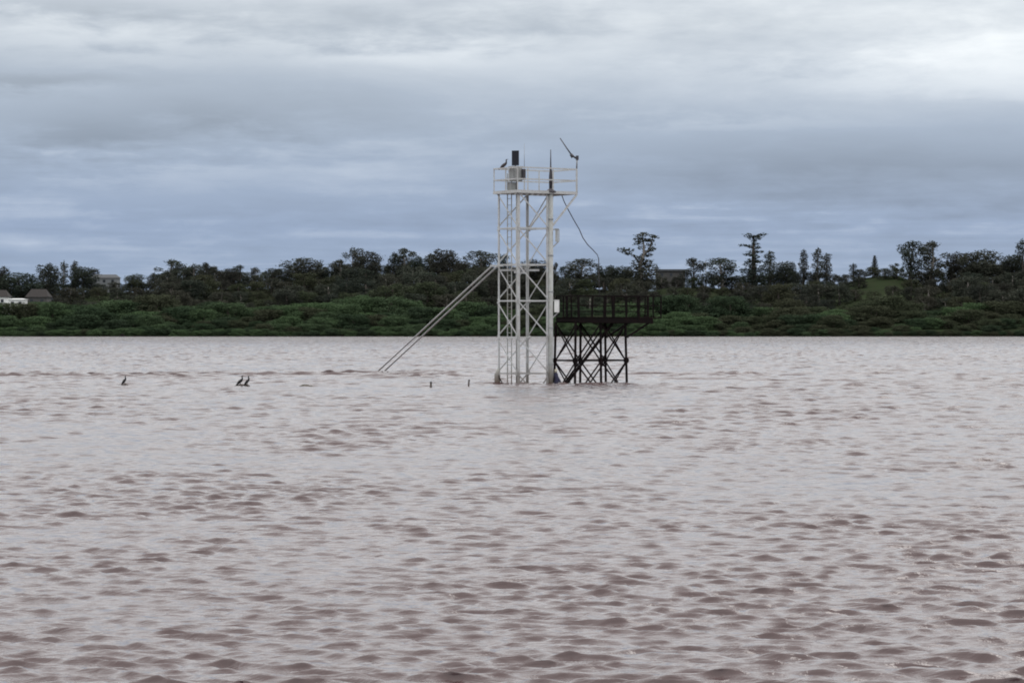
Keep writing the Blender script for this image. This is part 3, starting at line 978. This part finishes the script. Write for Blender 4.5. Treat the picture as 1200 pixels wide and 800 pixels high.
def leaf_cloud(clumps, leaf, cover, rng, flat=1.0):
    """leaf-sized quads spread through ellipsoidal clumps: (centre, radius xyz)"""
    Vs, Fs, n0 = [], [], 0
    for (c, rad) in clumps:
        c, rad = np.array(c), np.array(rad)
        area = 4 * math.pi * (rad.mean() ** 2)
        n = max(16, int(cover * area / (leaf * leaf)))
        d = rng.normal(size=(n, 3))
        d /= np.linalg.norm(d, axis=1)[:, None]
        rr = rng.uniform(0.45, 1.0, n) ** 0.6 * (1 + 0.22 * rng.normal(size=n) * (rng.random(n) < 0.35))
        lump = 1 + 0.22 * np.sin(d[:, 0] * 5 + c[0] * 3) * np.sin(d[:, 1] * 5 + c[1]) + 0.15 * np.sin(d[:, 2] * 7 + c[2] * 2)
        p = c + d * rad * (rr * lump)[:, None]
        nr = d + 0.9 * rng.normal(size=(n, 3))
        nr /= np.linalg.norm(nr, axis=1)[:, None]
        a = np.cross(nr, rng.normal(size=(n, 3)))
        a /= np.linalg.norm(a, axis=1)[:, None] + 1e-9
        b = np.cross(nr, a)
        sz = leaf * rng.uniform(0.5, 1.25, n)[:, None]
        a, b = a * sz * 0.72, b * sz * 0.42
        q = np.stack([p - a, p - b * 0.9, p + a, p + b], 1).reshape(-1, 3)
        Vs.append(q)
        Fs.append(np.arange(4 * n).reshape(n, 4) + n0)
        n0 += 4 * n
    return np.concatenate(Vs), np.concatenate(Fs)


def tree_mesh(kind, seed):
    """returns (wood MB, leaf arrays) for a tree 10 units high, about w wide, base at the origin"""
    rnd = random.Random(seed)
    rng = np.random.default_rng(seed)
    wood = MB()
    cl = []

    def limb(a, b, r0, r1):
        m = [(a[i] + b[i]) / 2 + rnd.uniform(-0.15, 0.15) for i in range(3)]
        m[2] += 0.12
        wood.tube([a, m, b], [r0, (r0 + r1) / 2, r1], 6)
    if kind == 'gum':            # open crown, separate leaf masses high on bare limbs
        lean = rnd.uniform(-0.5, 0.5)
        pt = lambda z: (lean * (z / 10) ** 1.5, 0.2 * math.sin(z * 0.6 + seed), z)
        wood.tube([pt(0), pt(3), pt(6), pt(8.6)], [0.26, 0.2, 0.13, 0.05], 7)
        n = rnd.randint(15, 19)
        for i in range(n):
            z = 2.6 + 6.6 * (i + 0.5) / n
            a = rnd.uniform(0, 6.28)
            rr = rnd.uniform(0.6, 2.1) * (1.0 - 0.35 * max(0, (z - 7) / 3))
            e = (pt(z)[0] + rr * math.cos(a), rr * math.sin(a), z + rnd.uniform(-.1, .3))
            limb(pt(z - 1.5), e, 0.08, 0.03)
            s = rnd.uniform(0.62, 1.1)
            cl.append((e, (s * 1.05, s * 1.05, s * 0.95)))
        cl.append((pt(9.3), (0.8, 0.8, 0.6)))
        lf = leaf_cloud(cl, 0.24, 1.0, rng)
    elif kind == 'round':        # dense dome with a broken edge
        wood.tube([(0, 0, 0), (0.1, 0, 2.5), (0, 0.1, 6)], [0.3, 0.24, 0.1], 7)
        n = 21
        for i in range(n):
            z = 2.6 + 6.4 * ((i + 0.5) / n)
            w = 2.5 * math.sqrt(max(0.05, 1 - ((z - 5.4) / 4.6) ** 2))
            a = i * 2.4 + rnd.uniform(-.4, .4)
            rr = w * rnd.uniform(0.45, 0.95)
            e = (rr * math.cos(a), rr * math.sin(a), z)
            if i % 2 == 0:
                limb((0, 0, z * 0.62), e, 0.09, 0.03)
            s = rnd.uniform(0.8, 1.35)
            cl.append((e, (s * 1.0, s * 1.0, s * 1.0)))
        cl.append(((0, 0, 6), (1.6, 1.6, 2.4)))
        lf = leaf_cloud(cl, 0.26, 1.0, rng)
    elif kind == 'column':       # tall and narrow
        wood.tube([(0, 0, 0), (0.05, 0, 4), (0, 0.05, 9)], [0.2, 0.14, 0.04], 7)
        n = 14
        for i in range(n):
            z = 2.6 + 6.7 * (i + 0.5) / n
            w = 0.75 * math.sin(math.pi * min(1, (z - 1.6) / 9.0)) + 0.12
            a = i * 2.4
            e = (w * 0.7 * math.cos(a), w * 0.7 * math.sin(a), z)
            limb((0, 0, z - 0.7), e, 0.05, 0.02)
            s = rnd.uniform(0.5, 0.8) * (0.55 + w * 0.6)
            cl.append((e, (s, s, s * 1.15)))
        cl.append(((0, 0, 9.5), (0.22, 0.22, 0.5)))
        lf = leaf_cloud(cl, 0.22, 1.1, rng)
    elif kind == 'conifer':      # dark narrow cone
        wood.tube([(0, 0, 0), (0, 0, 5), (0, 0, 9.6)], [0.2, 0.12, 0.02], 7)
        for i in range(17):
            z = 1.2 + 8.3 * i / 16
            w = 1.15 * (1 - (z / 10.4)) ** 0.8
            for k in range(3):
                a = i * 1.3 + k * 2.1
                e = (w * 0.65 * math.cos(a), w * 0.65 * math.sin(a), z)
                if k == 0:
                    limb((0, 0, z), e, 0.04, 0.015)
                cl.append((e, (0.18 + w * 0.42, 0.18 + w * 0.42, 0.36)))
        lf = leaf_cloud(cl, 0.2, 0.9, rng)
    elif kind == 'pair_crown':   # tall ragged gum: bare leaning limb, loop of crown, big gaps
        wood.tube([(0.2, 0, 0), (0.1, 0, 3), (0.0, 0, 5.0), (0.35, 0, 6.7), (0.3, 0.1, 8.7)], [0.26, 0.22, 0.17, 0.12, 0.05], 7)
        wood.tube([(0.0, 0, 5.2), (-0.5, 0.05, 6.3), (-1.25, 0.1, 7.0)], [0.12, 0.08, 0.04], 6)
        wood.tube([(0.35, 0, 6.4), (0.85, 0.1, 7.6), (1.1, 0.1, 9.2)], [0.1, 0.07, 0.03], 6)
        for (x, z, s) in ((-1.55, 7.25, 0.36), (-1.2, 7.0, 0.42), (-0.85, 7.25, 0.30), (-1.0, 6.65, 0.26), (-0.5, 6.3, 0.25), (0.0, 9.3, 0.42), (0.3, 9.55, 0.40), (-0.15, 8.75, 0.44), (-0.1, 8.2, 0.40),
                          (0.3, 8.7, 0.42), (0.7, 8.75, 0.36), (1.05, 9.3, 0.34), (1.3, 9.15, 0.32), (0.95, 8.6, 0.36), (0.85, 8.0, 0.34), (0.95, 7.4, 0.36), (0.65, 7.05, 0.34), (0.15, 7.6, 0.34), (0.35, 6.4, 0.42), (0.8, 6.5, 0.34),
                          (-0.1, 5.9, 0.5), (0.5, 5.4, 0.62), (0.0, 4.9, 0.75), (0.9, 4.5, 0.75), (-0.5, 4.1, 0.8), (0.3, 3.6, 0.9), (1.0, 3.2, 0.8), (-0.4, 2.6, 0.9), (0.5, 2.0, 1.0)):
            cl.append(((x, rnd.uniform(-0.4, 0.4), z), (s * 1.12, s * 1.2, s * 0.85)))
        lf = leaf_cloud(cl, 0.19, 1.05, rng)
    elif kind == 'tier_crown':   # tall ragged gum: tufts in tiers up a thin stem
        wood.tube([(0.1, 0, 0), (0.1, 0, 4), (0.05, 0, 6.5), (0.1, 0, 9.3)], [0.24, 0.18, 0.13, 0.05], 7)
        for (x, z, s) in ((-0.35, 9.5, 0.34), (-0.15, 9.15, 0.36), (0.25, 9.3, 0.34), (0.65, 9.5, 0.3), (0.95, 9.6, 0.26), (0.4, 8.95, 0.34), (0.1, 8.6, 0.3), (0.2, 8.1, 0.34), (-0.55, 7.85, 0.24), (-0.9, 7.85, 0.22), (-0.2, 7.7, 0.28), (0.3, 7.5, 0.38),
                          (0.1, 6.9, 0.42), (0.6, 6.85, 0.3), (-0.3, 6.4, 0.36), (-0.55, 6.5, 0.26), (0.25, 6.1, 0.42), (0.0, 5.5, 0.5), (0.45, 5.3, 0.42), (-0.2, 4.9, 0.55), (0.3, 4.3, 0.7), (-0.3, 3.8, 0.75), (0.4, 3.2, 0.85), (-0.2, 2.6, 0.95), (0.3, 2.0, 1.0)):
            y = rnd.uniform(-0.35, 0.35)
            limb((0.1, 0, z - 0.45), (x, y, z), 0.045, 0.02)
            cl.append(((x, y, z), (s * 1.1, s * 1.15, s * 0.8)))
        lf = leaf_cloud(cl, 0.19, 1.1, rng)
    elif kind == 'full':         # forest tree, leafy nearly to the ground
        wood.tube([(0, 0, 0), (0.1, 0, 3), (0, 0.1, 8)], [0.3, 0.22, 0.08], 7)
        n = 26
        for i in range(n):
            z = 1.4 + 7.7 * ((i + 0.5) / n)
            w = 2.7 * math.sqrt(max(0.04, 1 - ((z - 4.4) / 5.6) ** 2))
            a = i * 2.4 + rnd.uniform(-.5, .5)
            rr = w * rnd.uniform(0.5, 1.05)
            e = (rr * math.cos(a), rr * math.sin(a), z)
            if i % 3 == 0:
                limb((0, 0, z * 0.7), e, 0.08, 0.03)
            s = rnd.uniform(0.75, 1.3)
            cl.append((e, (s * 0.95, s * 0.95, s * 1.0)))
        lf = leaf_cloud(cl, 0.27, 1.15, rng)
    elif kind == 'bush':         # rounded mass of willow scrub, leafy to the water
        for k in range(5):
            a = k * 1.3
            wood.tube([(0.3 * math.cos(a), 0.3 * math.sin(a), 0), (1.2 * math.cos(a), 1.2 * math.sin(a), 3.5), (2.2 * math.cos(a), 2.2 * math.sin(a), 6.5)], [0.2, 0.13, 0.05], 6)
        n = 30
        for i in range(n):
            z = 0.8 + 8.0 * ((i + 0.5) / n)
            w = 4.4 * math.sqrt(max(0.03, 1 - (max(0, z - 1.5) / 8.4) ** 2))
            a = i * 2.4 + rnd.uniform(-.5, .5)
            rr = w * rnd.uniform(0.4, 1.0)
            s = rnd.uniform(1.0, 1.9)
            cl.append(((rr * math.cos(a), rr * math.sin(a), z), (s * 1.2, s * 1.2, s * 0.75)))
        lf = leaf_cloud(cl, 0.38, 1.1, rng)
    return wood, lf


PROTO = {}


def proto(kind, seed, leafmat, barkmat):
    k = (kind, seed, leafmat)
    if k not in PROTO:
        kk = (kind, seed)
        if kk not in PROTO:
            PROTO[kk] = tree_mesh(kind, seed)
        wood, (lv, lfc) = PROTO[kk]
        me = mesh_np('crown', lv, lfc, M[leafmat])
        PROTO[k] = (wood.mesh('trunk', M[barkmat], (0, 0, 0), True), me, float(lv[:, 2].max()), float(np.percentile(np.abs(lv[:, 0]), 97)))
    return PROTO[k]


TREES = 0


def plant(kind, seed, leaf, bark, px, ytop, wpx, Y, label, group, name='tree', cat='tree', rot=None, rnd=random, minscale=0.0):
    """stand a tree on the ground at distance Y so that its top and width agree with the photograph"""
    global TREES
    Y = Y * K
    tm, cm, ztop, half = proto(kind, seed, leaf, bark)
    X = wx(px, Y)
    gz = float(ground_z(X, Y)) - 0.3
    h = max(wz(ytop, Y) - gz, minscale)
    sz = h / ztop
    sx = (wpx * Y / FPX) / (2 * half)
    sx = min(max(sx, sz * 0.35), sz * 2.2)
    o = thing(name, (X, Y, gz), label, cat, group)
    o.rotation_euler = (0, 0, rnd.uniform(0, 6.28) if rot is None else rot)
    o.scale = (sx, sx, sz)
    for nm, me in (('trunk', tm), ('crown', cm)):
        c = bpy.data.objects.new(nm, me)
        COL.objects.link(c)
        c.parent = o
    TREES += 1
    return o


RT = random.Random(21)
SKY = [  # px, top row, width px, kind, leaf, distance, label
    (1, 309, 17, 'round', 'leaf_dark', 790, 'dark round treetop cut by the left edge above the white house'),
    (24, 318, 36, 'round', 'leaf_dark', 770, 'broad low dark tree standing behind the white shed at far left'),
    (56, 307, 19, 'round', 'leaf_dark', 780, 'tall dark oval tree right of the broad low tree at far left'),
    (75, 304.5, 9, 'column', 'leaf_gum', 800, 'left one of two slender pale-topped trees near the left ridge house'),
    (87, 304.5, 10, 'column', 'leaf_gum', 800, 'right one of two slender pale-topped trees near the left ridge house'),
    (97, 311, 20, 'round', 'leaf_dark', 795, 'dark bushy tree rising just left of the pale ridge house'),
    (112, 314.5, 17, 'gum', 'leaf_dark', 830, 'dark flat-topped tree rising behind the pale ridge house'),
    (158, 320, 16, 'round', 'leaf_olive', 800, 'small low rounded treetop in the dip right of the pale ridge house'),
    (181, 319, 7, 'column', 'leaf_dark', 805, 'thin spindly treetop at the right end of the low dip'),
    (202, 303, 30, 'gum', 'leaf_gum', 795, 'large spreading tree with a pointed top, first right of the dip'),
    (226, 308, 18, 'gum', 'leaf_gum', 800, 'pale open-crowned tree right of the pointed spreading tree'),
    (240, 307, 14, 'gum', 'leaf_dark', 790, 'flat dark-capped treetop left of the even run of trees'),
    (253, 311, 14, 'gum', 'leaf_gum', 800, 'sparse pale treetop sloping down beside the flat dark-capped one'),
    (268, 313.5, 14, 'round', 'leaf_dark', 790, 'small dark round treetop left of the double-lobed tree'),
    (281, 309.5, 18, 'gum', 'leaf_dark', 795, 'double-lobed dark tree in the middle of the left treeline'),
    (299, 312, 12, 'gum', 'leaf_gum', 805, 'small ragged treetop right of the double-lobed tree'),
    (319, 314, 24, 'gum', 'leaf_dark', 790, 'low flat treetop before the big domed tree'),
    (356, 301, 34, 'round', 'leaf_gum', 790, 'big domed tree with a grey-green crown in the left treeline'),
    (379, 311, 16, 'round', 'leaf_dark', 795, 'round dark treetop tucked right of the big domed tree'),
    (398, 303, 22, 'gum', 'leaf_gum', 795, 'sloping treetop leading up to the lollipop-shaped tree'),
    (413, 288, 17, 'gum', 'leaf_gum', 800, 'tall lollipop-shaped treetop, highest in the left treeline'),
    (432, 293, 20, 'round', 'leaf_dark', 795, 'dark mushroom-shaped treetop right of the lollipop-shaped one'),
    (460, 294.5, 11, 'gum', 'leaf_dark', 800, 'narrow dark treetop at the left of a tight cluster above the struts'),
    (474, 290, 17, 'gum', 'leaf_gum', 800, 'pale ball-topped tree in the tight cluster above the struts'),
    (489, 297, 12, 'round', 'leaf_dark', 795, 'small dark treetop right of the pale ball-topped tree'),
    (503, 295.5, 15, 'gum', 'leaf_gum', 800, 'open pale treetop left of the blocky dark tree'),
    (523, 290.5, 24, 'round', 'leaf_dark', 790, 'blocky dark flat-topped tree left of the white tower'),
    (541, 305, 14, 'round', 'leaf_gum', 800, 'low treetop in the notch between blocky tree and tower'),
    (565, 293, 26, 'gum', 'leaf_gum', 795, 'wide tree whose crown ends at the white tower, above the stay brackets'),
    (592, 297, 16, 'gum', 'leaf_dark', 800, 'tree seen through the left half of the white tower'),
    (626, 303, 26, 'round', 'leaf_dark', 800, 'tree seen through the right half of the white tower'),
    (652, 307, 7, 'gum', 'leaf_gum', 805, 'tiny thin treetop touching the right side of the tower pipe'),
    (663, 311, 11, 'gum', 'leaf_dark', 805, 'small narrow tree between tower pipe and the ragged arching tree'),
    (680, 302, 26, 'gum', 'leaf_gum', 795, 'arching pale tree above the left end of the dark platform'),
    (709, 310, 18, 'round', 'leaf_dark', 800, 'dark tree below the end of the hanging cable'),
    (726, 310.5, 20, 'round', 'leaf_dark', 795, 'rounded dark tree left of the very tall ragged tree'),
    (750, 271.5, 38, 'pair_crown', 'leaf_gum', 790, 'very tall ragged tree with a gap in its crown above the platform'),
    (812, 301, 19, 'gum', 'leaf_dark', 800, 'bristly dark tree at the right end of the grey hilltop building'),
    (846, 301, 33, 'gum', 'leaf_gum', 795, 'wide open tree with drooping right side, right of the thin pole'),
    (882, 272.5, 28, 'tier_crown', 'leaf_dark', 790, 'tallest thin tree of stacked tufts right of the platform'),
    (902, 293, 14, 'column', 'leaf_gum', 800, 'egg-shaped pale treetop right of the tree of stacked tufts'),
    (920, 305, 20, 'round', 'leaf_dark', 795, 'low dark round treetop between egg-shaped tree and poplars'),
    (942, 291, 10, 'column', 'leaf_dark', 800, 'dark narrow poplar, leftmost of three slim trees'),
    (958, 288.5, 11, 'column', 'leaf_gum', 800, 'tallest pale poplar, middle of three slim trees'),
    (968.5, 296, 12, 'column', 'leaf_gum', 805, 'shorter pale poplar, rightmost of three slim trees'),
    (1000, 308, 9, 'column', 'leaf_dark', 805, 'lone black leaning spike of a tree at the edge of the grassy hill'),
    (1025, 299, 9, 'conifer', 'leaf_dark', 815, 'small pointed conifer alone on the bare grassy crest'),
    (1049, 308, 8, 'gum', 'leaf_gum', 815, 'tiny faint sapling on the crest right of the conifer'),
    (1067, 281, 20, 'gum', 'leaf_dark', 790, 'tall tree with a ball at its top, left of a V-shaped gap'),
    (1092, 281, 30, 'gum', 'leaf_gum', 795, 'fan-shaped pale tree right of the ball-topped one'),
    (1122, 294, 17, 'round', 'leaf_dark', 795, 'pointed dark tree right of the bright gap in the right treeline'),
    (1149, 291, 34, 'round', 'leaf_gum', 790, 'massive rounded tree in the right treeline'),
    (1172, 305, 18, 'gum', 'leaf_dark', 800, 'low tree in the notch right of the massive rounded tree'),
    (1186, 297, 20, 'round', 'leaf_dark', 795, 'dark flat-topped tree near the right edge of the photo'),
    (1199, 279, 14, 'gum', 'leaf_dark', 790, 'tall tree cut by the right edge of the photo'),
]
BARK = {'leaf_gum': 'bark_pale', 'leaf_dark': 'bark', 'leaf_green': 'bark', 'leaf_olive': 'bark', 'leaf_deep': 'bark'}
for i, (px, yt, w, kind, leaf, Y, lab) in enumerate(SKY):
    seed = i % 5 if kind == 'gum' else (i % 4 if kind == 'round' else i % 2)
    rot = 0.0 if kind in ('pair_crown', 'tier_crown') else None
    plant(kind, seed, leaf, BARK[leaf], px, yt, w * (1.45 if kind in ('gum', 'round') else 1.1), Y, lab, None, 'tree', 'tree', rot, RT)

GAP = [(0, 326), (15, 336), (60, 330), (100, 329), (140, 330), (170, 330), (185, 322), (210, 317), (250, 318), (300, 321), (340, 317), (380, 318), (400, 312), (450, 311), (500, 306), (540, 310), (580, 312), (620, 314), (650, 325),
       (680, 318), (720, 322), (745, 318), (768, 330), (775, 334), (803, 334), (815, 324), (830, 329), (860, 326), (890, 322), (910, 324), (940, 318), (980, 322), (1000, 328), (1008, 326), (1030, 322.5), (1050, 319.5), (1062, 319), (1080, 318), (1105, 325), (1130, 311), (1160, 312), (1180, 315), (1200, 311)]
gx, gy = [g[0] for g in GAP], [g[1] for g in GAP]
ZONE = [(60, 'behind the small houses at the far left'), (170, 'below the pale ridge house'), (330, 'left of the big domed tree'), (460, 'above the foot of the slanting stays'), (585, 'just left of the white tower'),
        (650, 'behind the white lattice tower'), (780, 'behind the dark platform'), (900, 'below the grey hilltop building'), (1000, 'below the three slim poplars'), (1070, 'below the bare grassy crest'), (2000, 'at the right end of the far bank')]


def zone(px):
    for x, s in ZONE:
        if px < x:
            return s


TROW = ('along the crest', 'high on the slope', 'midway down the slope', 'low on the slope')
BROW = ('topping the scrub', 'high in the scrub', 'midway in the scrub', 'low on the bank', 'at the waterline')
# rows of trees climbing the slope
for row, (Y, step, drop0, drop1) in enumerate(((805, 17, -2, 5), (775, 20, 4, 16), (735, 22, 12, 28), (697, 24, 24, 40))):
    px = -40.0
    while px < 1245:
        w = RT.uniform(1.35, 2.1) * step
        g = float(np.interp(px, gx, gy)) - (4.0 if (px > 800 and not 985 < px < 1062) or 185 < px < 660 else 1.0)
        yt = g + RT.uniform(drop0, drop1)
        yy = Y + RT.uniform(-9, 9)
        if (px < 62 and Y < 740) or (1002 < px < 1056 and RT.random() < 0.2 * (row in (1, 2))):
            px += step
            continue
        kind = 'full'
        seed = RT.randint(0, 7)
        leaf = RT.choice(['leaf_gum', 'leaf_dark', 'leaf_gum', 'leaf_olive'])
        what = {'leaf_gum': 'grey-green', 'leaf_dark': 'dark', 'leaf_olive': 'olive brown'}[leaf]
        z = zone(px)
        plant(kind, seed, leaf, BARK[leaf], px, yt, w, yy, '%s tree %s %s' % (what, TROW[row], z), '%s trees %s %s' % (what, TROW[row], z), 'tree', 'tree', None, RT, 5.0)
        px += step * RT.uniform(0.8, 1.15)

# willow scrub along the water
for row, (Y, step, t0, t1) in enumerate(((672, 26, 343, 362), (656, 24, 354, 371), (643, 22, 367, 378), (631, 18, 378, 386), (626.8, 11, 384, 389))):
    px = -40.0
    while px < 1245:
        yt = RT.uniform(t0, t1)
        if px < 62:
            yt = (RT.uniform(352.2, 353.6) if px > 30 else RT.uniform(354.5, 356)) if row == 0 else (RT.uniform(352.9, 354.2) if row == 1 else max(yt, 357))
        if 1000 < px or 830 < px < 900:
            yt += 2
        yy = Y + RT.uniform(-4, 4) * (1 if row < 3 else 0.4)
        w = step * RT.uniform(1.5, 2.3)
        r = RT.random()
        if px > 830:
            leaf = 'leaf_olive' if r < 0.6 else ('leaf_deep' if r < 0.85 else 'leaf_green')
        else:
            leaf = 'leaf_green' if r < 0.55 else ('leaf_deep' if r < 0.85 else 'leaf_olive')
        what = {'leaf_green': 'fresh green', 'leaf_deep': 'deep green', 'leaf_olive': 'dull olive'}[leaf]
        z = zone(px)
        plant('bush', RT.randint(0, 4), leaf, 'bark', px, yt, w, yy, '%s bush %s %s' % (what, BROW[row], z), '%s bushes %s %s' % (what, BROW[row], z), 'bush', 'bush', None, RT, 1.6)
        px += step * RT.uniform(0.75, 1.15)
print('trees and bushes', TREES)
